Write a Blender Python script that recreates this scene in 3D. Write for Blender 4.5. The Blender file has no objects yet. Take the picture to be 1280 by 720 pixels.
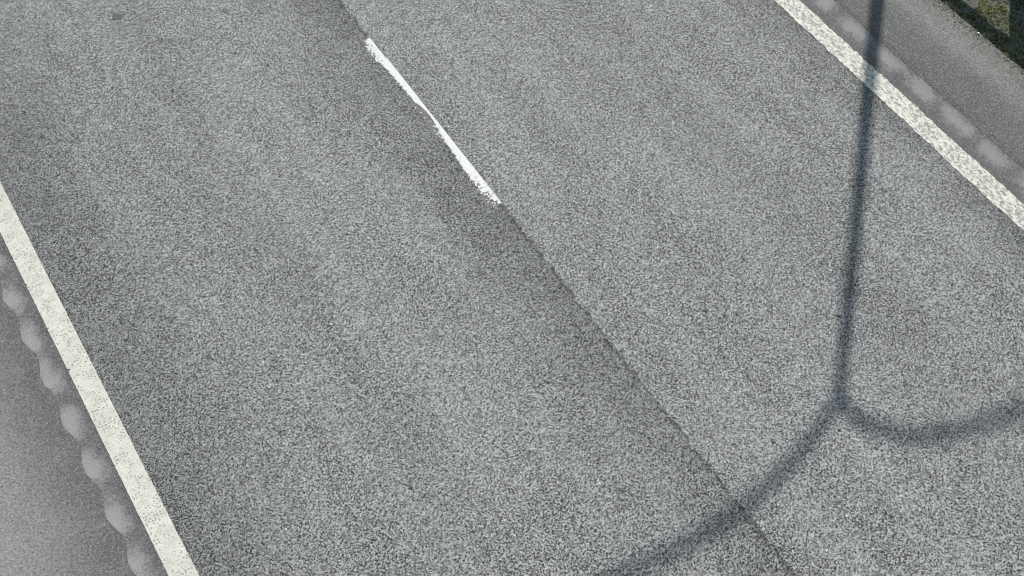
import bpy, bmesh, math, random
from mathutils import Vector, Matrix
from mathutils import noise as mnoise

random.seed(7)
S = bpy.context.scene
COL = S.collection

# ------------------------------------------------------------------ camera, light, exposure
# World frame: +Y runs along the road, +X across it, camera stands on a gantry 7.5 m above the road
PITCH = math.radians(60.277)
AZ = math.radians(33.442)
cam_d = bpy.data.cameras.new('camera')
cam = bpy.data.objects.new('camera', cam_d)
COL.objects.link(cam)
cam.location = (0, 0, 7.5)
cam_d.sensor_width = 36
cam_d.lens = 36.0
cam_d.clip_start = 0.05
cam_d.clip_end = 3000
cam.rotation_euler = (math.radians(90) - PITCH, 0, -AZ)
S.camera = cam

SUN_EL = math.radians(45)
SUN_DIR = Vector((0.735 * math.cos(SUN_EL), 0.678 * math.cos(SUN_EL), math.sin(SUN_EL))).normalized()   # towards the sun
TAN_EL = math.tan(SUN_EL)
w = bpy.data.worlds.new('World')
S.world = w
w.use_nodes = True
wn = w.node_tree
bg = wn.nodes['Background']
sky = wn.nodes.new('ShaderNodeTexSky')
sky.sky_type = 'NISHITA'
sky.sun_disc = False
sky.sun_elevation = SUN_EL
sky.sun_rotation = math.atan2(SUN_DIR.x, SUN_DIR.y)
sky.air_density = 1.0
sky.dust_density = 1.0
sky.ozone_density = 0.0
wb = wn.nodes.new('ShaderNodeMix'); wb.data_type = 'RGBA'; wb.blend_type = 'MULTIPLY'      # camera white balance of a thin-haze sky
wb.inputs[0].default_value = 1.0; wb.inputs[7].default_value = (0.98, 1.04, 0.92, 1)
wn.links.new(sky.outputs[0], wb.inputs[6]); wn.links.new(wb.outputs[2], bg.inputs[0])
bg.inputs[1].default_value = 0.12
sd = bpy.data.lights.new('sun', 'SUN')
sun = bpy.data.objects.new('sun', sd)
COL.objects.link(sun)
sd.energy = 4.6
sd.angle = math.radians(0.7)
sd.color = (1.0, 0.955, 0.915)
sun.rotation_euler = (-SUN_DIR).to_track_quat('-Z', 'Y').to_euler()
sun.location = (10, 10, 20)
S.view_settings.view_transform = 'Standard'
S.view_settings.look = 'None'
S.view_settings.gamma = 1.0
S.cycles.pixel_filter_type = 'BLACKMAN_HARRIS'
S.cycles.filter_width = 1.05
S.view_settings.use_curve_mapping = False
S.view_settings.exposure = 0.22

# ------------------------------------------------------------------ node helpers
class NT:
    def __init__(s, mat):
        s.t = mat.node_tree
        s.n = s.t.nodes
        s.l = s.t.links
        g = s.n.new('ShaderNodeNewGeometry')
        s.pos = g.outputs['Position']
        sp = s.n.new('ShaderNodeSeparateXYZ')
        s.l.new(s.pos, sp.inputs[0])
        s.x, s.y, s.z = sp.outputs
    def _in(s, sock, v):
        if isinstance(v, bpy.types.NodeSocket): s.l.new(v, sock)
        elif v is not None:
            if isinstance(v, tuple) and len(v) == 3 and sock.type == 'RGBA': v = (*v, 1)
            sock.default_value = v
    def math(s, op, a, b=None, c=None, clamp=False):
        m = s.n.new('ShaderNodeMath'); m.operation = op; m.use_clamp = clamp
        for i, v in enumerate((a, b, c)):
            if v is not None: s._in(m.inputs[i], v)
        return m.outputs[0]
    def mapr(s, v, a, b, c=0.0, d=1.0, smooth=False):
        m = s.n.new('ShaderNodeMapRange')
        m.interpolation_type = 'SMOOTHSTEP' if smooth else 'LINEAR'
        for i, q in enumerate((v, a, b, c, d)): s._in(m.inputs[i], q)
        return m.outputs[0]
    def scale(s, vec, sc, off=(0, 0, 0)):
        m = s.n.new('ShaderNodeMapping')
        s.l.new(vec, m.inputs[0]); m.inputs['Scale'].default_value = sc; m.inputs['Location'].default_value = off
        return m.outputs[0]
    def noise(s, sc, det=2.0, rough=0.5, vec=None, off=0.0):
        m = s.n.new('ShaderNodeTexNoise'); m.noise_dimensions = '3D'
        v = vec if vec is not None else s.pos
        if off: v = s.scale(v, (1, 1, 1), (off, off * 0.7, off * 1.3))
        q = s.n.new('ShaderNodeMapping'); s.l.new(v, q.inputs[0])      # turned so the noise lattice never lines up with the road plane
        q.inputs['Rotation'].default_value = (0.61, 0.43, 0.87); q.inputs['Location'].default_value = (3.7, 1.3, 5.9)
        s.l.new(q.outputs[0], m.inputs['Vector'])
        m.inputs['Scale'].default_value = sc; m.inputs['Detail'].default_value = det; m.inputs['Roughness'].default_value = rough
        return m.outputs[0]
    def vor(s, sc, feature='F1', rnd=1.0, vec=None):
        m = s.n.new('ShaderNodeTexVoronoi'); m.voronoi_dimensions = '2D'; m.feature = feature
        s.l.new(vec if vec is not None else s.pos, m.inputs['Vector'])
        m.inputs['Scale'].default_value = sc; m.inputs['Randomness'].default_value = rnd
        return m
    def mix(s, f, a, b, blend='MIX'):
        m = s.n.new('ShaderNodeMix'); m.data_type = 'RGBA'; m.blend_type = blend
        s._in(m.inputs[0], f); s._in(m.inputs[6], a); s._in(m.inputs[7], b)
        return m.outputs[2]
    def mixf(s, f, a, b):
        m = s.n.new('ShaderNodeMix'); m.data_type = 'FLOAT'
        s._in(m.inputs[0], f); s._in(m.inputs[2], a); s._in(m.inputs[3], b)
        return m.outputs[0]
    def grey(s, v, tint=(1, 1, 1)):
        c = s.n.new('ShaderNodeCombineColor')
        for i in range(3): s._in(c.inputs[i], s.math('MULTIPLY', v, tint[i]))
        return c.outputs[0]
    def curve(s, v, lo, hi, pts):
        """piecewise profile: pts = [(x, value 0..1)] over lo..hi"""
        f = s.mapr(v, lo, hi)
        r = s.n.new('ShaderNodeValToRGB'); r.color_ramp.interpolation = 'LINEAR'
        s.l.new(f, r.inputs[0])
        el = r.color_ramp.elements
        while len(el) > 1: el.remove(el[-1])
        for i, (x, q) in enumerate(pts):
            p = (x - lo) / (hi - lo)
            e = el[0] if i == 0 else el.new(p)
            e.position = p; e.color = (q, q, q, 1)
        return r.outputs[0]
    def finish(s, col, rough=0.85, height=None, dist=0.004, strength=1.0, spec=0.3, metallic=0.0):
        b = s.n['Principled BSDF']
        s._in(b.inputs['Base Color'], col); s._in(b.inputs['Roughness'], rough)
        b.inputs['Specular IOR Level'].default_value = spec
        b.inputs['Metallic'].default_value = metallic
        if height is not None:
            bp = s.n.new('ShaderNodeBump'); bp.inputs['Distance'].default_value = dist; bp.inputs['Strength'].default_value = strength
            s.l.new(height, bp.inputs['Height']); s.l.new(bp.outputs[0], b.inputs['Normal'])

def mat(name):
    m = bpy.data.materials.new(name); m.use_nodes = True
    return m, NT(m)

# ------------------------------------------------------------------ pavement shaders (world-space)
def lane_surface(t):
    """open-graded worn asphalt of the two running lanes -> colour, height"""
    warp = t.noise(9, 2)
    v = t.vor(75, 'F1'); cell = v.outputs['Color']; d1 = v.outputs['Distance']
    sp = t.n.new('ShaderNodeSeparateColor'); t.l.new(cell, sp.inputs[0])
    rnd = sp.outputs[0]
    v2 = t.vor(75, 'DISTANCE_TO_EDGE'); edge = v2.outputs['Distance']
    # worn-out places hold more voids
    xw = t.math('ADD', t.x, t.mapr(t.noise(3.0, 3), 0.3, 0.7, -0.10, 0.10))
    prof = t.curve(xw, -1.0, 7.0, [(-0.87, 0.61), (-0.62, 0.68), (-0.30, 0.80), (0.15, 0.93), (0.55, 0.91), (0.85, 0.84), (1.15, 0.92),
                                     (1.60, 0.96), (1.95, 0.93), (2.05, 0.92), (2.35, 0.80), (2.62, 0.66), (2.80, 0.58)])
    prof2 = t.curve(xw, -1.0, 7.0, [(2.70, 0.91), (3.1, 0.95), (4.0, 0.95), (4.45, 0.90), (4.75, 0.84), (5.05, 0.90), (5.6, 0.95), (5.95, 0.91), (6.18, 0.76), (6.39, 0.60)])
    jx = t.math('ADD', t.x, t.mapr(t.noise(14, 4, 0.65), 0.25, 0.75, -0.034, 0.034))
    side = t.mapr(jx, 2.742, 2.756)
    base = t.mixf(side, t.mixf(t.mapr(t.y, 0.2, 2.2, 0.45, 0.0), prof, 0.90), prof2)
    lane_v = t.scale(t.pos, (1.0, 0.22, 1.0))
    voids = t.mapr(t.noise(2.6, 3, 0.5, vec=lane_v), 0.36, 0.66, 0.0, 1.0)
    low = t.mapr(t.noise(1.6, 3, 0.5, vec=lane_v, off=11), 0.3, 0.7, 0.965, 1.035)
    fleck = t.mapr(t.noise(9, 2, 0.6, off=5), 0.3, 0.7, 0.965, 1.035)
    base = t.math('MULTIPLY', t.math('MULTIPLY', base, low), fleck)
    stone = t.mapr(rnd, 0, 1, 0.155, 0.45)
    mid = t.mapr(t.noise(120, 1, 0.5, off=3), 0.25, 0.75, 0.78, 1.22)
    stone = t.math('MULTIPLY', stone, mid)
    gap = t.mapr(edge, 0.0, 0.20, 0.0, 1.0)
    # voids between the chippings: merged gaps, black
    pit = t.noise(84, 0.8, 0.5, off=21)
    pth = t.mapr(voids, 0, 1, 0.41, 0.465)
    pm = t.mapr(pit, t.math('SUBTRACT', pth, 0.05), t.math('ADD', pth, 0.03))
    alb = t.mixf(gap, t.math('MULTIPLY', stone, 0.50), stone)
    alb = t.mixf(pm, 0.028, alb)
    alb = t.math('MULTIPLY', alb, base)
    # ragged seam between the two paver passes
    seam = t.math('ABSOLUTE', t.math('SUBTRACT', jx, 2.744))
    sm = t.mapr(seam, 0.006, 0.026, 1.0, 0.0)
    sm = t.math('MULTIPLY', sm, t.mapr(t.noise(14, 3, 0.6, off=31), 0.34, 0.54, 0.0, 0.78))
    alb = t.mixf(sm, alb, t.math('MULTIPLY', alb, 0.32))
    # faint hairline scar beside the left marking
    hx = t.math('ADD', t.x, t.mapr(t.noise(3, 2, off=8), 0.3, 0.7, -0.015, 0.015))
    hl = t.mapr(t.math('ABSOLUTE', t.math('ADD', hx, 0.800)), 0.002, 0.006, 1.0, 0.0)
    hl = t.math('MULTIPLY', hl, t.mapr(t.noise(9, 2, off=4), 0.45, 0.6))
    hl = t.math('MULTIPLY', hl, t.mapr(t.math('ABSOLUTE', t.math('SUBTRACT', t.y, 5.0)), 0.45, 0.7, 0.5, 0.0))
    alb = t.mixf(hl, alb, 0.28)
    # the odd pale chip
    pv = t.vor(9, 'F1'); sp2 = t.n.new('ShaderNodeSeparateColor'); t.l.new(pv.outputs['Color'], sp2.inputs[0])
    chip = t.math('MULTIPLY', t.mapr(pv.outputs['Distance'], 0.05, 0.09, 1.0, 0.0), t.math('GREATER_THAN', sp2.outputs[1], 0.994))
    alb = t.mixf(chip, alb, 0.55)
    hue = t.noise(26, 2, 0.5, off=41)
    col = t.mix(t.mapr(hue, 0.3, 0.7), t.grey(alb, (1.0, 1.03, 0.985)), t.grey(alb, (1.01, 1.005, 0.99)))
    h = t.math('ADD', t.math('MULTIPLY', gap, 0.35), t.math('ADD', t.math('MULTIPLY', pm, 0.5), t.math('MULTIPLY', rnd, 0.25)))
    return col, h

def shoulder_surface(t, prof, tint=(1.0, 0.99, 0.985)):
    """dense fine-grained shoulder asphalt"""
    n1 = t.noise(64, 2, 0.7, off=2)
    v = t.vor(62, 'F1'); sp = t.n.new('ShaderNodeSeparateColor'); t.l.new(v.outputs['Color'], sp.inputs[0])
    spk = t.math('MULTIPLY', t.mapr(v.outputs['Distance'], 0.18, 0.42, 1.0, 0.0), t.math('GREATER_THAN', sp.outputs[0], 0.86))
    dk = t.math('MULTIPLY', t.mapr(v.outputs['Distance'], 0.2, 0.5, 1.0, 0.0), t.math('LESS_THAN', sp.outputs[0], 0.10))
    alb = t.math('MULTIPLY', prof, t.mapr(n1, 0.28, 0.72, 0.50, 1.50))
    alb = t.math('MULTIPLY', alb, t.mapr(t.noise(1.6, 4, 0.6, off=12), 0.3, 0.7, 0.93, 1.07))
    return alb, spk, dk, n1, tint

def m_lane():
    m, t = mat('worn open asphalt'); c, h = lane_surface(t)
    t.finish(c, 0.82, h, 0.0035, 0.55, 0.25); return m
M_LANE = m_lane()

def m_shoulder_left():
    m, t = mat('dense shoulder asphalt')
    xw = t.math('ADD', t.x, t.mapr(t.noise(1.3, 4, 0.6), 0.3, 0.7, -0.12, 0.12))
    p = t.curve(xw, -3.2, -1.0, [(-3.2, 0.22), (-2.3, 0.215), (-1.95, 0.195), (-1.7, 0.175), (-1.48, 0.132), (-1.30, 0.104), (-1.0, 0.10)])
    alb, spk, dk, n1, tint = shoulder_surface(t, p)
    near = t.mapr(xw, -2.0, -1.4, 0.25, 1.0)
    alb = t.mixf(t.math('MULTIPLY', spk, t.math('MULTIPLY', near, 0.8)), alb, 0.26)
    alb = t.mixf(t.math('MULTIPLY', dk, t.math('MULTIPLY', near, 0.6)), alb, 0.05)
    t.finish(t.grey(alb, (1.01, 1.0, 0.965)), 0.85, n1, 0.003, 0.3, 0.25); return m
M_SH_L = m_shoulder_left()

def m_shoulder_right():
    m, t = mat('gritty shoulder asphalt')
    xw = t.math('ADD', t.x, t.mapr(t.noise(6, 4, 0.6), 0.3, 0.7, -0.05, 0.05))
    p = t.curve(xw, 6.8, 7.9, [(6.8, 0.095), (7.1, 0.105), (7.28, 0.11), (7.40, 0.135), (7.49, 0.165), (7.58, 0.15), (7.66, 0.14), (7.79, 0.12)])
    alb, spk, dk, n1, tint = shoulder_surface(t, p)
    alb = t.mixf(t.math('MULTIPLY', spk, 0.75), alb, 0.26)
    alb = t.mixf(t.math('MULTIPLY', dk, 0.7), alb, 0.05)
    # double crack along the joint
    wx = t.math('ADD', t.x, t.mapr(t.noise(7, 4, 0.65, off=3), 0.3, 0.7, -0.022, 0.022))
    cr = t.math('MINIMUM', t.math('ABSOLUTE', t.math('SUBTRACT', wx, 6.900)), t.math('ADD', t.math('ABSOLUTE', t.math('SUBTRACT', wx, 6.938)), 0.002))
    cm = t.math('MULTIPLY', t.mapr(cr, 0.003, 0.010, 1.0, 0.0), t.mapr(t.noise(12, 2, off=6), 0.38, 0.55, 0.1, 0.75))
    alb = t.mixf(cm, alb, 0.045)
    # dust near the verge is brown, with dark specks
    dust = t.mapr(xw, 7.45, 7.68)
    col = t.mix(dust, t.grey(alb, (1.01, 1.0, 0.97)), t.grey(alb, (1.03, 1.01, 0.92)))
    n = t.noise(70, 2, 0.6, off=17)
    sp = t.math('MULTIPLY', t.mapr(n, 0.60, 0.68), t.mapr(xw, 7.5, 7.75))
    col = t.mix(t.math('MULTIPLY', sp, 0.8), col, (0.035, 0.035, 0.028))
    t.finish(col, 0.88, n1, 0.004, 0.45, 0.2); return m
M_SH_R = m_shoulder_right()

def strip_mat(name, grooves, xc, xw, peak, base, softside):
    """rumble strip: dark grit with pale silt worn smooth in each groove"""
    m, t = mat(name)
    p = t.math('MULTIPLY', 1.0, base)
    alb, spk, dk, n1, tint = shoulder_surface(t, p)
    alb = t.mixf(t.math('MULTIPLY', spk, 0.75), alb, 0.24)
    alb = t.mixf(t.math('MULTIPLY', dk, 0.6), alb, 0.05)
    col = t.grey(alb, (1.0, 0.99, 0.98))
    if grooves:
        y0, per = grooves
        ph = t.math('FRACT', t.math('ADD', t.math('DIVIDE', t.math('SUBTRACT', t.y, y0), per), 100.5))
        dy = t.math('MULTIPLY', t.math('SUBTRACT', ph, 0.5), per)
        nz = t.mapr(t.noise(8, 3, 0.6, off=9), 0.3, 0.7, -0.30, 0.30)
        nf = t.mapr(t.noise(60, 2, 0.6, off=19), 0.3, 0.7, -0.28, 0.28)
        ex = t.math('DIVIDE', t.math('SUBTRACT', t.x, xc), xw)
        ey = t.math('DIVIDE', dy, per * 0.54)
        r = t.math('SQRT', t.math('ADD', t.math('MULTIPLY', ex, ex), t.math('MULTIPLY', ey, ey)))
        r = t.math('ADD', t.math('ADD', r, nz), nf)
        f = t.mapr(r, 0.20, 1.12, 1.0, 0.0, smooth=True)
        silt = t.math('MULTIPLY', peak, t.mapr(t.noise(70, 2, off=7), 0.3, 0.7, 0.88, 1.12))
        col = t.mix(f, col, t.grey(silt, (1.0, 0.995, 0.975)))
        h = t.mixf(f, n1, 0.6)
    else: h = n1
    t.finish(col, 0.85, h, 0.003, 0.35, 0.25)
    return m
L_PER, L_Y0 = 0.4455, 3.149
R_PER, R_Y0 = 0.4630, 2.330
M_ST_L = strip_mat('silted left grooves', (L_Y0, L_PER), -1.20, 0.120, 0.215, 0.105, -1)
M_ST_R = strip_mat('silted right grooves', (R_Y0, R_PER), 6.805, 0.130, 0.205, 0.095, 1)

def paint_mat(name, col, under, wear, pits, dirt=0.25):
    """thermoplastic road paint, worn through to the asphalt below"""
    m, t = mat(name)
    if under == 'lane': uc, uh = lane_surface(t)
    else: uc = None
    n = t.noise(11, 3, 0.6, off=51)
    tint = t.mapr(n, 0.25, 0.75, 1 - dirt, 1.04)
    n2 = t.noise(75, 2, 0.6, off=53)
    tint = t.math('MULTIPLY', tint, t.mapr(n2, 0.25, 0.75, 0.80, 1.12))
    pc = t.mix(1.0, col, t.grey(tint), 'MULTIPLY')
    f = wear(t)
    if uc is None: uc = t.grey(t.mapr(n2, 0.3, 0.7, 0.07, 0.17), (1.0, 1.0, 0.96))
    c = t.mix(f, pc, uc)
    pv = t.vor(40, 'F1'); sp = t.n.new('ShaderNodeSeparateColor'); t.l.new(pv.outputs['Color'], sp.inputs[0])
    clus = t.mapr(t.noise(9, 3, 0.6, off=61), 0.40, 0.62)
    pm = t.math('MULTIPLY', t.mapr(pv.outputs['Distance'], 0.15, 0.36, 1.0, 0.0), t.math('GREATER_THAN', t.math('MULTIPLY', sp.outputs[0], clus), 1 - pits))
    c = t.mix(t.math('MULTIPLY', pm, 0.65), c, (0.12, 0.12, 0.10))
    h = t.math('SUBTRACT', 1.0, t.math('MAXIMUM', f, pm))
    t.finish(c, 0.6, h, 0.003, 0.5, 0.3)
    return m

def wear_left(t):
    n = t.noise(85, 2, 0.6, off=71)
    e = t.math('ABSOLUTE', t.math('ADD', t.x, 0.96))
    th = t.mapr(e, 0.0, 0.09, 0.60, 0.68)
    return t.math('MULTIPLY', t.mapr(n, th, t.math('ADD', th, 0.05)), 0.7)
def wear_right(t):
    v = t.scale(t.pos, (1.0, 0.55, 1.0))
    n = t.noise(48, 3, 0.65, vec=v, off=81)
    big = t.mapr(t.noise(3.5, 3, 0.6, off=83), 0.3, 0.7, 0.06, -0.04)
    e = t.math('ABSOLUTE', t.math('SUBTRACT', t.x, 6.495))
    th = t.math('ADD', t.mapr(e, 0.02, 0.11, 0.44, 0.47), big)
    return t.math('MULTIPLY', t.mapr(n, th, t.math('ADD', th, 0.14)), 0.78)
M_P_L = paint_mat('cream line paint', (0.565, 0.555, 0.48), 'mid', wear_left, 0.72, 0.26)
M_P_R = paint_mat('weathered line paint', (0.57, 0.56, 0.485), 'mid', wear_right, 0.35, 0.22)
def wear_dash(t):
    n = t.noise(42, 2, 0.6, off=91)
    # the side under the wheels (low X) is the worn one; ends are crumbled most
    side = t.mapr(t.x, 2.685, 2.757, 1.0, 0.0)
    lo = t.mapr(t.y, 4.35, 4.95, 1.0, 0.0)
    hi = t.mapr(t.y, 6.10, 6.60, 0.0, 1.4)
    end = t.math('MAXIMUM', lo, hi)
    th = t.math('SUBTRACT', 0.75, t.math('ADD', t.math('MULTIPLY', t.math('MULTIPLY', side, end), 0.17), t.math('MULTIPLY', side, 0.06)))
    th = t.math('SUBTRACT', th, t.math('MULTIPLY', lo, 0.16))
    return t.mapr(n, th, t.math('ADD', th, 0.03))
M_P_D = paint_mat('bright dash paint', (0.57, 0.57, 0.535), 'lane', wear_dash, 0.0, 0.04)

def m_residue():
    m, t = mat('ground-down paint film')
    c, h = lane_surface(t)
    n = t.noise(45, 2, 0.6, off=13)
    f = t.mapr(n, 0.35, 0.6, 0.85, 0.35)
    c2 = t.mix(f, c, (0.15, 0.15, 0.148))
    t.finish(c2, 0.8, h, 0.003, 0.25, 0.25); return m
M_RES = m_residue()

def m_plug():
    m, t = mat('dark filler')
    n = t.noise(60, 2)
    t.finish(t.grey(t.mapr(n, 0.3, 0.7, 0.072, 0.10), (0.93, 1, 0.97)), 0.7, n, 0.002, 0.3); return m
M_PLUG = m_plug()

def m_soil():
    m, t = mat('mossy verge soil')
    a = t.noise(9, 4, 0.65); b = t.noise(38, 4, 0.7, off=4); c = t.noise(120, 2, 0.6, off=9)
    col = t.mix(t.mapr(a, 0.44, 0.56), (0.060, 0.070, 0.022), (0.150, 0.150, 0.125))
    col = t.mix(t.mapr(b, 0.55, 0.66), col, (0.24, 0.235, 0.20))
    col = t.mix(t.mapr(b, 0.46, 0.38), col, (0.020, 0.024, 0.010))
    col = t.mix(1.0, col, t.grey(t.mapr(c, 0.3, 0.7, 0.58, 1.1)), 'MULTIPLY')
    t.finish(col, 0.95, t.math('ADD', b, c), 0.02, 0.7, 0.1); return m
M_SOIL = m_soil()

def m_grass():
    m, t = mat('short grass blades')
    r = t.n.new('ShaderNodeObjectInfo')
    n = t.noise(30, 2, 0.6)
    col = t.mix(t.mapr(n, 0.4, 0.62), (0.075, 0.100, 0.022), (0.26, 0.24, 0.13))
    t.finish(col, 0.7, spec=0.2); return m
M_GRASS = m_grass()

def m_far_grass():
    m, t = mat('verge meadow')
    a = t.noise(1.5, 5, 0.65); b = t.noise(20, 4, 0.7, off=4)
    col = t.mix(t.mapr(a, 0.35, 0.65), (0.045, 0.070, 0.018), (0.10, 0.105, 0.045))
    col = t.mix(1.0, col, t.grey(t.mapr(b, 0.3, 0.7, 0.6, 1.4)), 'MULTIPLY')
    t.finish(col, 0.95, b, 0.05, 0.8, 0.1); return m
M_MEADOW = m_far_grass()

def m_simple(name, c, rough, metallic=0.0, var=0.15, sc=12):
    m, t = mat(name)
    n = t.noise(sc, 4, 0.6)
    t.finish(t.mix(1.0, c, t.grey(t.mapr(n, 0.3, 0.7, 1 - var, 1 + var)), 'MULTIPLY'), rough, n, 0.002, 0.2, 0.5, metallic); return m
M_GALV = m_simple('galvanised steel', (0.42, 0.44, 0.45), 0.5, 0.75)
M_DARKGALV = m_simple('weathered steel post', (0.26, 0.27, 0.27), 0.6, 0.6)
M_LENS = m_simple('frosted lamp glass', (0.72, 0.74, 0.74), 0.2, 0, 0.03)
M_LAMP = m_simple('grey lantern housing', (0.35, 0.36, 0.37), 0.45, 0.2)
M_STONE = m_simple('grit stone', (0.11, 0.105, 0.085), 0.9, 0, 0.8, 40)
M_PEBBLE = m_simple('white quartz', (0.78, 0.76, 0.70), 0.6, 0, 0.1, 60)

# ------------------------------------------------------------------ object helpers
def link(name, bm, m, parent=None, smooth=False):
    me = bpy.data.meshes.new(name)
    bmesh.ops.recalc_face_normals(bm, faces=bm.faces) if smooth else None
    bm.to_mesh(me); bm.free()
    if m: me.materials.append(m)
    if smooth:
        for p in me.polygons: p.use_smooth = True
    o = bpy.data.objects.new(name, me); COL.objects.link(o)
    if parent: o.parent = parent
    return o
def tag(o, label=None, cat=None, group=None, kind=None):
    if label: o['label'] = label
    if cat: o['category'] = cat
    if group: o['group'] = group
    if kind: o['kind'] = kind
    return o
def empty(name, loc):
    o = bpy.data.objects.new(name, None); COL.objects.link(o); o.location = loc; o.empty_display_size = 0.2
    return o
def grid(xs, ys, zf, bm=None):
    bm = bm or bmesh.new()
    rows = [[bm.verts.new((x, y, zf(x, y))) for x in xs] for y in ys]
    for j in range(len(ys) - 1):
        for i in range(len(xs) - 1):
            bm.faces.new((rows[j][i], rows[j][i + 1], rows[j + 1][i + 1], rows[j + 1][i]))
    return bm
def frange(a, b, st):
    n = max(1, int(round((b - a) / st)))
    return [a + (b - a) * i / n for i in range(n + 1)]
def box(bm, x0, x1, y0, y1, z0, z1):
    v = [bm.verts.new(p) for p in ((x0, y0, z0), (x1, y0, z0), (x1, y1, z0), (x0, y1, z0), (x0, y0, z1), (x1, y0, z1), (x1, y1, z1), (x0, y1, z1))]
    for f in ((3, 2, 1, 0), (4, 5, 6, 7), (0, 1, 5, 4), (1, 2, 6, 5), (2, 3, 7, 6), (3, 0, 4, 7)):
        bm.faces.new([v[i] for i in f])
def tube(bm, pts, rad, n=20, caps=True):
    pts = [Vector(p) for p in pts]
    rings = []
    t0 = (pts[1] - pts[0]).normalized()
    u = t0.orthogonal().normalized()
    for i, p in enumerate(pts):
        t = (pts[min(i + 1, len(pts) - 1)] - pts[max(i - 1, 0)]).normalized()
        u = (u - t * u.dot(t)).normalized(); v = t.cross(u)
        r = rad[i] if isinstance(rad, (list, tuple)) else rad
        rings.append([bm.verts.new(p + (u * math.cos(a) + v * math.sin(a)) * r) for a in [2 * math.pi * k / n for k in range(n)]])
    for a, b in zip(rings, rings[1:]):
        for k in range(n): bm.faces.new((a[k], a[(k + 1) % n], b[(k + 1) % n], b[k]))
    if caps:
        bm.faces.new(rings[0][::-1]); bm.faces.new(rings[-1])

Y0, Y1 = -60.0, 160.0
# ------------------------------------------------------------------ the setting
tag(link('ground', grid([-400, -60, 0, 60, 400], [-400, -60, 0, 160, 900], lambda x, y: -0.12), M_MEADOW), kind='structure')
# running lanes
tag(link('road', grid([-1.05, 2.7, 6.60], frange(Y0, Y1, 20), lambda x, y: 0.0), M_LANE), kind='structure')
# left shoulder, wavy joint against the rumble strip
def sh_left():
    bm = bmesh.new()
    ys = frange(0.5, 9.5, 0.02)
    ys = frange(Y0, 0.5, 5)[:-1] + ys + frange(9.5, Y1, 5)[1:]
    return ys
YS = sh_left()
def joint_left(y):
    ph = (y - L_Y0) / L_PER
    return -1.236 - 0.024 * math.cos(2 * math.pi * ph) + 0.008 * mnoise.noise(Vector((0, y * 9, 3))) + 0.006 * mnoise.noise(Vector((0, y * 31, 5)))
bm = bmesh.new(); rows = []
for y in YS:
    j = joint_left(y)
    rows.append([bm.verts.new(p) for p in ((-4.2, y, -0.03), (-2.4, y, -0.004), (j, y, 0.0))])
for a, b in zip(rows, rows[1:]):
    for k in range(2): bm.faces.new((a[k], a[k + 1], b[k + 1], b[k]))
tag(link('hard_shoulder', bm, M_SH_L), kind='structure')
# right shoulder with crumbling outer edge
def edge_right(y):
    return 7.790 + 0.012 * mnoise.noise(Vector((y * 2.3, 1, 0))) + 0.012 * mnoise.noise(Vector((y * 11, 5, 0))) + 0.008 * mnoise.noise(Vector((y * 37, 9, 0)))
bm = bmesh.new(); rows = []
for y in YS:
    e = edge_right(y)
    rows.append([bm.verts.new(p) for p in ((6.890, y, 0.0), (7.3, y, -0.002), (e, y, -0.006), (e + 0.02, y, -0.035), (e + 0.03, y, -0.13))])
for a, b in zip(rows, rows[1:]):
    for k in range(4): bm.faces.new((a[k], a[k + 1], b[k + 1], b[k]))
tag(link('road_edge', bm, M_SH_R), kind='structure')
# verges
def zsoil(x, y):
    n = 0.014 * mnoise.noise(Vector((x * 5, y * 5, 0))) + 0.008 * mnoise.noise(Vector((x * 17, y * 17, 2)))
    return -0.022 + n + max(0, x - 8.1) * 0.03
tag(link('verge', grid(frange(7.76, 10.2, 0.04) + [11.5, 14], frange(-4, 1.5, 0.5)[:-1] + frange(1.5, 6, 0.04) + frange(6, 14, 0.5)[1:], zsoil), M_SOIL, smooth=True), kind='structure')
tag(link('verge', grid([7.80, 8.6, 11.5, 14], frange(14, Y1, 5), lambda x, y: -0.03 + max(0, x - 8.1) * 0.03), M_SOIL), kind='structure')
tag(link('verge', grid([7.80, 8.6, 11.5, 14], frange(Y0, -4, 4), lambda x, y: -0.03 + max(0, x - 8.1) * 0.03), M_SOIL), kind='structure')

# ------------------------------------------------------------------ rumble strips: a strip of milled grooves each
def rumble(name, x0f, x1, per, y0, n0, n1, m, label, softx):
    root = tag(empty(name, ((softx, y0, 0))), label, 'rumble strip', 'rumble strips beside the two edge lines')
    U = [0, 0.04, 0.2, 0.35, 0.5, 0.65, 0.8, 0.96, 1]
    g = 0.44 * per
    def ys_for(ya, yb): return frange(ya, yb, 0.02)
    def co(y, u, z=0.0):
        xa, xb = x0f(y), x1(y)
        return (xa + (xb - xa) * u - softx, y - y0, z)
    land = bmesh.new(); prev = None
    for k in range(n0, n1):
        c = y0 + k * per
        for part, (ya, yb) in (('g', (c - g, c + g)), ('l', (c + g, c + per - g))):
            for y in ys_for(ya, yb)[1:] if prev else ys_for(ya, yb):
                row = [land.verts.new(co(y, u)) for u in U]
                if prev:
                    for i in range(8):
                        if part == 'l' or i in (0, 7): land.faces.new((prev[i], prev[i + 1], row[i + 1], row[i]))
                prev = row
        bm = bmesh.new(); rr = []
        for y in ys_for(c - g, c + g):
            sgy = (y - (c - g)) / (2 * g)
            rr.append([bm.verts.new(co(y, u, -0.010 * math.sin(math.pi * sgy) * max(0.0, math.sin(math.pi * (u - 0.04) / 0.92)) ** 0.7)) for u in U[1:-1]])
        for a_, b_ in zip(rr, rr[1:]):
            for i in range(6): bm.faces.new((a_[i], a_[i + 1], b_[i + 1], b_[i]))
        link('groove', bm, m, root, smooth=True)
    bmesh.ops.delete(land, geom=[v for v in land.verts if not v.link_faces], context='VERTS')
    link('strip_surface', land, m, root)
    return root
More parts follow.
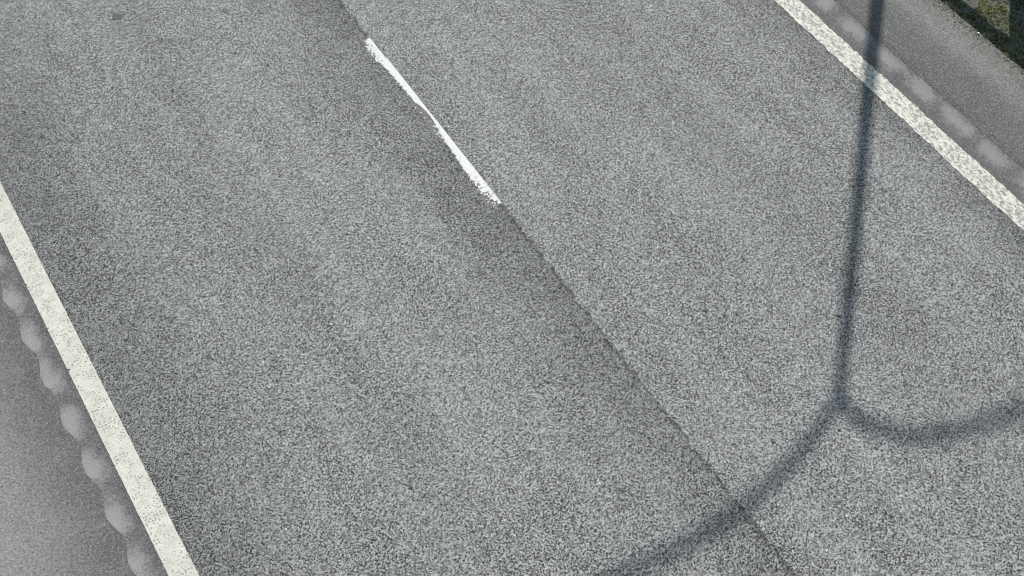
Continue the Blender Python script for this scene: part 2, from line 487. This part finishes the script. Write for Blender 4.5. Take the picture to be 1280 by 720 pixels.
rumble('rumble_strip', joint_left, lambda y: -1.050, L_PER, L_Y0, -6, 16, M_ST_L,
       'row of pale silted grooves beside the cream line on the left of the road', -1.15)
rumble('rumble_strip', lambda y: 6.600, lambda y: 6.890, R_PER, R_Y0, -7, 14, M_ST_R,
       'row of pale silted grooves beside the weathered line crossed by the lamp post shadow', 6.75)
for nm, xa, xb, m, per, y0, n0, n1 in (('a', -1.26, -1.05, M_ST_L, L_PER, L_Y0, -6, 16), ('b', 6.60, 6.89, M_ST_R, R_PER, R_Y0, -7, 14)):
    g = 0.44 * per
    ya, yb = y0 + n0 * per - g, y0 + (n1 - 1) * per + per - g
    bm = grid([xa, xb], frange(Y0, ya, 5), lambda x, y: 0.0)
    grid([xa, xb], frange(yb, Y1, 5), lambda x, y: 0.0, bm)
    tag(link('pavement_strip', bm, m), kind='structure')

# ------------------------------------------------------------------ painted markings
def line(name, xa, xb, y0, y1, st, amp, m, label, notches=()):
    bm = bmesh.new(); rows = []
    for y in frange(y0, y1, st):
        a = xa + amp * (mnoise.noise(Vector((y * 30, xa, 0))) + 0.7 * mnoise.noise(Vector((y * 7, xa, 4))))
        b = xb + amp * (mnoise.noise(Vector((y * 30, xb, 7))) + 0.7 * mnoise.noise(Vector((y * 7, xb, 9))))
        for (yn, d, hw) in notches:
            if abs(y - yn) < hw: a += d
        rows.append((bm.verts.new((a, y, 0.004)), bm.verts.new((b, y, 0.004))))
        if len(rows) > 1:
            p, q = rows[-2], rows[-1]
            bm.faces.new((p[0], p[1], q[1], q[0]))
    return tag(link(name, bm, m), label, 'road marking')
line('edge_line', -1.050, -0.864, -10, 40, 0.01, 0.003, M_P_L, 'clean cream solid line along the left edge of the road',
     ((4.905, 0.022, 0.009), (5.36, 0.02, 0.008), (5.86, 0.012, 0.008)))
line('edge_line', 6.388, 6.600, -10, 40, 0.008, 0.012, M_P_R, 'weathered speckled solid line crossed by the lamp post shadow')

def dash(y0, y1, label, seed):
    """lane dash: straight right edge, left edge eaten away, thinnest in the middle"""
    bm = bmesh.new(); prev = None
    L = y1 - y0
    N = int(L / 0.006)
    for i in range(N + 1):
        u = i / N; y = y0 + L * u
        # remaining width at each point along the dash, near end first
        P = [(0, .080), (.05, .095), (.15, .090), (.22, .080), (.30, .062), (.37, .054), (.43, .036), (.48, .020), (.53, .016), (.57, .030), (.60, .050), (.70, .058), (.80, .066), (.86, .086), (.97, .092), (1, .075)]
        for (ua, wa), (ub, wb) in zip(P, P[1:]):
            if ua <= u <= ub: wd = wa + (wb - wa) * (u - ua) / (ub - ua)
        nb = mnoise.noise(Vector((y * 42, seed, 0))); nf = mnoise.noise(Vector((y * 110, seed, 5)))
        amp = 0.026 if wd > 0.03 else 0.009
        wd = max(0.006, wd + 0.006 + amp * nb + amp * 0.6 * nf)
        xr = 2.762 + 0.0025 * mnoise.noise(Vector((y * 25, seed, 8)))
        if 0.865 < u < 0.885: xr -= 0.012
        if u > 0.885: xr -= 0.009
        if u > 0.985: wd *= 0.85
        zl = 0.004
        a, b = bm.verts.new((xr - wd, y, zl)), bm.verts.new((xr, y, zl))
        if prev: bm.faces.new((prev[0], prev[1], b, a))
        prev = (a, b)
    # flakes left standing by themselves beside the worn stretch
    rnd = random.Random(seed)
    for _ in range(26):
        u = rnd.choice((rnd.uniform(.36, .46), rnd.uniform(.36, .46), rnd.uniform(.30, .62)))
        y = y0 + L * u; x = 2.762 - rnd.uniform(.045, .088); r = rnd.uniform(.003, .008)
        k = rnd.randint(5, 8); an = rnd.uniform(0, 6.28)
        vs = [bm.verts.new((x + r * rnd.uniform(.6, 1.2) * math.cos(an + 6.283 * j / k), y + 1.7 * r * rnd.uniform(.6, 1.2) * math.sin(an + 6.283 * j / k), 0.0045)) for j in range(k)]
        bm.faces.new(vs)
    o = tag(link('lane_dash', bm, M_P_D), label, 'road marking')
    # thin grey film where the paint was ground away
    bm = bmesh.new(); prev = None
    for i in range(60):
        u = .30 + .42 * i / 59; y = y0 + L * u
        f = min(1, min(i, 59 - i) / 9)
        a = bm.verts.new((2.752 - 0.083 * f + 0.008 * mnoise.noise(Vector((y * 30, 3, 3))), y, 0.002)); b = bm.verts.new((2.756, y, 0.002))
        if prev: bm.faces.new((prev[0], prev[1], b, a))
        prev = (a, b)
    link('worn_film', bm, M_RES, o)
    return o
dash(4.348, 6.695, 'short broken white lane dash with its left side worn away', 3.0)

# dark round plug
bm = bmesh.new(); k = 28
vs = []
for j in range(k):
    a = 2 * math.pi * j / k
    r = 0.042 * (1 + 0.12 * mnoise.noise(Vector((math.cos(a) * 1.5, math.sin(a) * 1.5, 2))))
    # wider across the lane than along it
    d = Vector((math.cos(AZ), -math.sin(AZ))) * math.cos(a) * 1.3 * r + Vector((math.sin(AZ), math.cos(AZ))) * math.sin(a) * r
    vs.append((d.x, d.y))
top = [bm.verts.new((x, y, 0.004)) for x, y in vs]; bot = [bm.verts.new((x * 1.05, y * 1.05, 0.001)) for x, y in vs]
bm.faces.new(top)
for j in range(k): bm.faces.new((bot[j], bot[(j + 1) % k], top[(j + 1) % k], top[j]))
plug = tag(link('road_patch', bm, M_PLUG), 'small dark oval patch of filler in the left lane', 'patch')
plug.location = (0.80, 8.322, 0)

# ------------------------------------------------------------------ grit and pebbles along the verge edge
def stone(bm, x, y, z, r, rnd):
    m = Matrix.Translation((x, y, z)) @ Matrix.Rotation(rnd.uniform(0, 6.28), 4, 'Z') @ Matrix.Diagonal((r * rnd.uniform(.7, 1.3), r * rnd.uniform(.6, 1.1), r * rnd.uniform(.45, .8), 1))
    res = bmesh.ops.create_icosphere(bm, subdivisions=1, radius=1, matrix=m)
    for v in res['verts']:
        v.co += Vector((rnd.uniform(-1, 1), rnd.uniform(-1, 1), rnd.uniform(-1, 1))) * r * 0.18
rnd = random.Random(4)
bm = bmesh.new()
for _ in range(800):
    y = rnd.uniform(1.6, 5.2); x = edge_right(y) + rnd.gauss(-0.015, 0.035)
    if rnd.random() < 0.12: x = edge_right(y) - abs(rnd.gauss(0, 0.12))
    z = 0.0 if x < edge_right(y) else -0.012
    stone(bm, x, y, z, rnd.uniform(.002, .0075), rnd)
for _ in range(900):
    y = rnd.uniform(2, 5.2); x = rnd.uniform(7.85, 8.9)
    stone(bm, x, y, zsoil(x, y), rnd.uniform(.002, .008), rnd)
tag(link('gravel', bm, M_STONE), 'loose grit along the crumbled edge of the pavement', 'grit', kind='stuff')
def pebble(x, y, z, r, label, sd):
    rr = random.Random(sd); bm = bmesh.new(); stone(bm, 0, 0, 0, r, rr)
    o = tag(link('pebble', bm, M_PEBBLE, smooth=True), label, 'pebble'); o.location = (x, y, z)
pebble(7.772, 3.452, 0.004, 0.011, 'white pebble lying at the pavement edge beside the grass', 1)
pebble(-0.712, 6.103, 0.004, 0.008, 'tiny pale pebble on the asphalt just right of the cream line', 2)

# grass blades on the verge
bm = bmesh.new()
rnd = random.Random(9)
for _ in range(5200):
    cx = rnd.uniform(7.775, 10.0); cy = rnd.uniform(1.8, 6.2)
    if mnoise.noise(Vector((cx * 3.5, cy * 3.5, 1))) < -0.02 and cx < 9: continue
    z = zsoil(cx, cy)
    for _b in range(rnd.randint(3, 8)):
        x = cx + rnd.gauss(0, .012); y = cy + rnd.gauss(0, .012)
        a = rnd.uniform(0, 6.28); ln = rnd.uniform(.015, .055); lean = rnd.uniform(.4, 1.6)
        wv = Vector((-math.sin(a), math.cos(a), 0)) * rnd.uniform(.0018, .0036)
        p0 = Vector((x, y, z)); p1 = p0 + Vector((math.cos(a) * lean * .5, math.sin(a) * lean * .5, .8)) * ln * .55
        p2 = p1 + Vector((math.cos(a) * lean, math.sin(a) * lean, .4)) * ln * .55
        v = [bm.verts.new(q) for q in (p0 - wv, p0 + wv, p1 + wv * .8, p1 - wv * .8, p2)]
        bm.faces.new((v[0], v[1], v[2], v[3])); bm.faces.new((v[3], v[2], v[4]))
tag(link('grass', bm, M_GRASS), 'short mossy grass growing on the verge', 'grass', kind='stuff')

# ------------------------------------------------------------------ guardrail just outside the picture; its shadow falls on the verge
BX = 8.385
POST_Y = 3.600
ZT = (BX - 7.795) / 0.735 * TAN_EL * math.hypot(0.735, 0.678)
ZB = (BX - 7.965) / 0.735 * TAN_EL * math.hypot(0.735, 0.678)
rail = tag(empty('guardrail', (BX, POST_Y, 0)), 'galvanised steel guardrail on posts along the grass verge', 'guardrail')
bm = bmesh.new()
zc, hh = (ZT + ZB) / 2, (ZT - ZB) / 2
prof = [(0.045, -1.0), (0.03, -0.85), (-0.02, -0.62), (-0.02, -0.40), (0.03, -0.15), (0.03, 0.15), (-0.02, 0.40), (-0.02, 0.62), (0.03, 0.85), (0.045, 1.0)]
ring = [(x, zc + z * hh) for x, z in prof] + [(x + 0.004, zc + z * hh * .99) for x, z in reversed(prof)]
ea = [bm.verts.new((x, -24, z)) for x, z in ring]; eb = [bm.verts.new((x, 40, z)) for x, z in ring]
for i in range(len(ring)):
    j = (i + 1) % len(ring); bm.faces.new((ea[i], ea[j], eb[j], eb[i]))
bm.faces.new(ea[::-1]); bm.faces.new(eb)
link('beam', bm, M_GALV, rail)
def post_bm():
    bm = bmesh.new()
    box(bm, 0.055, 0.061, -0.055, 0.055, -0.3, ZT - 0.03)
    box(bm, 0.061, 0.149, -0.003, 0.003, -0.3, ZT - 0.031)
    box(bm, 0.149, 0.155, -0.055, 0.055, -0.3, ZT - 0.03)
    return bm
pb = link('post', post_bm(), M_DARKGALV, rail)
for k in list(range(-10, 0)) + list(range(1, 17)):
    c = pb.copy(); COL.objects.link(c); c.parent = rail; c.location = (0, k * 2.4, 0)

# ------------------------------------------------------------------ twin-arm street lamp beyond the guardrail; its shadow crosses the road
hn = math.hypot(0.735, 0.678)
sx, sy = 0.735 / hn, 0.678 / hn
FX, FY = 4.020, 1.342                      # where the shadow of the fork falls
BASE_X = 10.3
LEN = (BASE_X - FX) / sx
HF = LEN * TAN_EL
lamp = tag(empty('street_lamp', (BASE_X, FY + LEN * sy, 0)), 'tall grey street lamp with two curved arms beyond the guardrail', 'street lamp')
bm = bmesh.new(); tube(bm, [(0, 0, -0.1), (0, 0, 1.55), (0, 0, 1.6)], [0.105, 0.105, 0.08], 24); link('base', bm, M_GALV, lamp, smooth=False)
bm = bmesh.new(); box(bm, -0.106, -0.100, -0.045, 0.045, 0.5, 1.05); link('access_door', bm, M_DARKGALV, lamp)
bm = bmesh.new(); tube(bm, [(0, 0, 1.6), (0, 0, 3.4), (0, 0, HF - 0.05), (0, 0, HF + 0.04)], [0.085, 0.078, 0.056, 0.058], 24); link('pole', bm, M_GALV, lamp, smooth=False)
AD = Vector((0.97937, -0.20100, 0)).normalized()
G = [(0.0, 0.0), (0.045, .115), (0.10, .21), (0.19, .31), (0.32, .425), (0.45, .52), (0.60, .61), (0.76, .69), (0.93, .75), (1.15, .79), (1.40, .815), (1.75, .83), (2.15, .84), (2.35, .845)]
for sgn in (1, -1):
    bm = bmesh.new()
    tube(bm, [AD * (s * sgn) + Vector((0, 0, HF + g * TAN_EL)) for s, g in G], [0.048] * 4 + [0.047] * 6 + [0.043] * 4, 18)
    link('arm', bm, M_GALV, lamp, smooth=False)
    bm = bmesh.new()
    R = Matrix.Rotation(math.atan2(AD.y * sgn, AD.x * sgn), 4, 'Z')
    res = bmesh.ops.create_uvsphere(bm, u_segments=24, v_segments=12, radius=1, matrix=Matrix.Translation(AD * sgn * 2.65 + Vector((0, 0, HF + 0.85 * TAN_EL))) @ R @ Matrix.Diagonal((0.36, 0.15, 0.085, 1)))
    L_ = link('lantern', bm, M_LAMP, lamp, smooth=True)
    bm = bmesh.new()
    bmesh.ops.create_uvsphere(bm, u_segments=24, v_segments=12, radius=1, matrix=Matrix.Translation(AD * sgn * 2.68 + Vector((0, 0, HF + 0.85 * TAN_EL - 0.045))) @ R @ Matrix.Diagonal((0.26, 0.125, 0.07, 1)))
    link('lens', bm, M_LENS, L_, smooth=True)
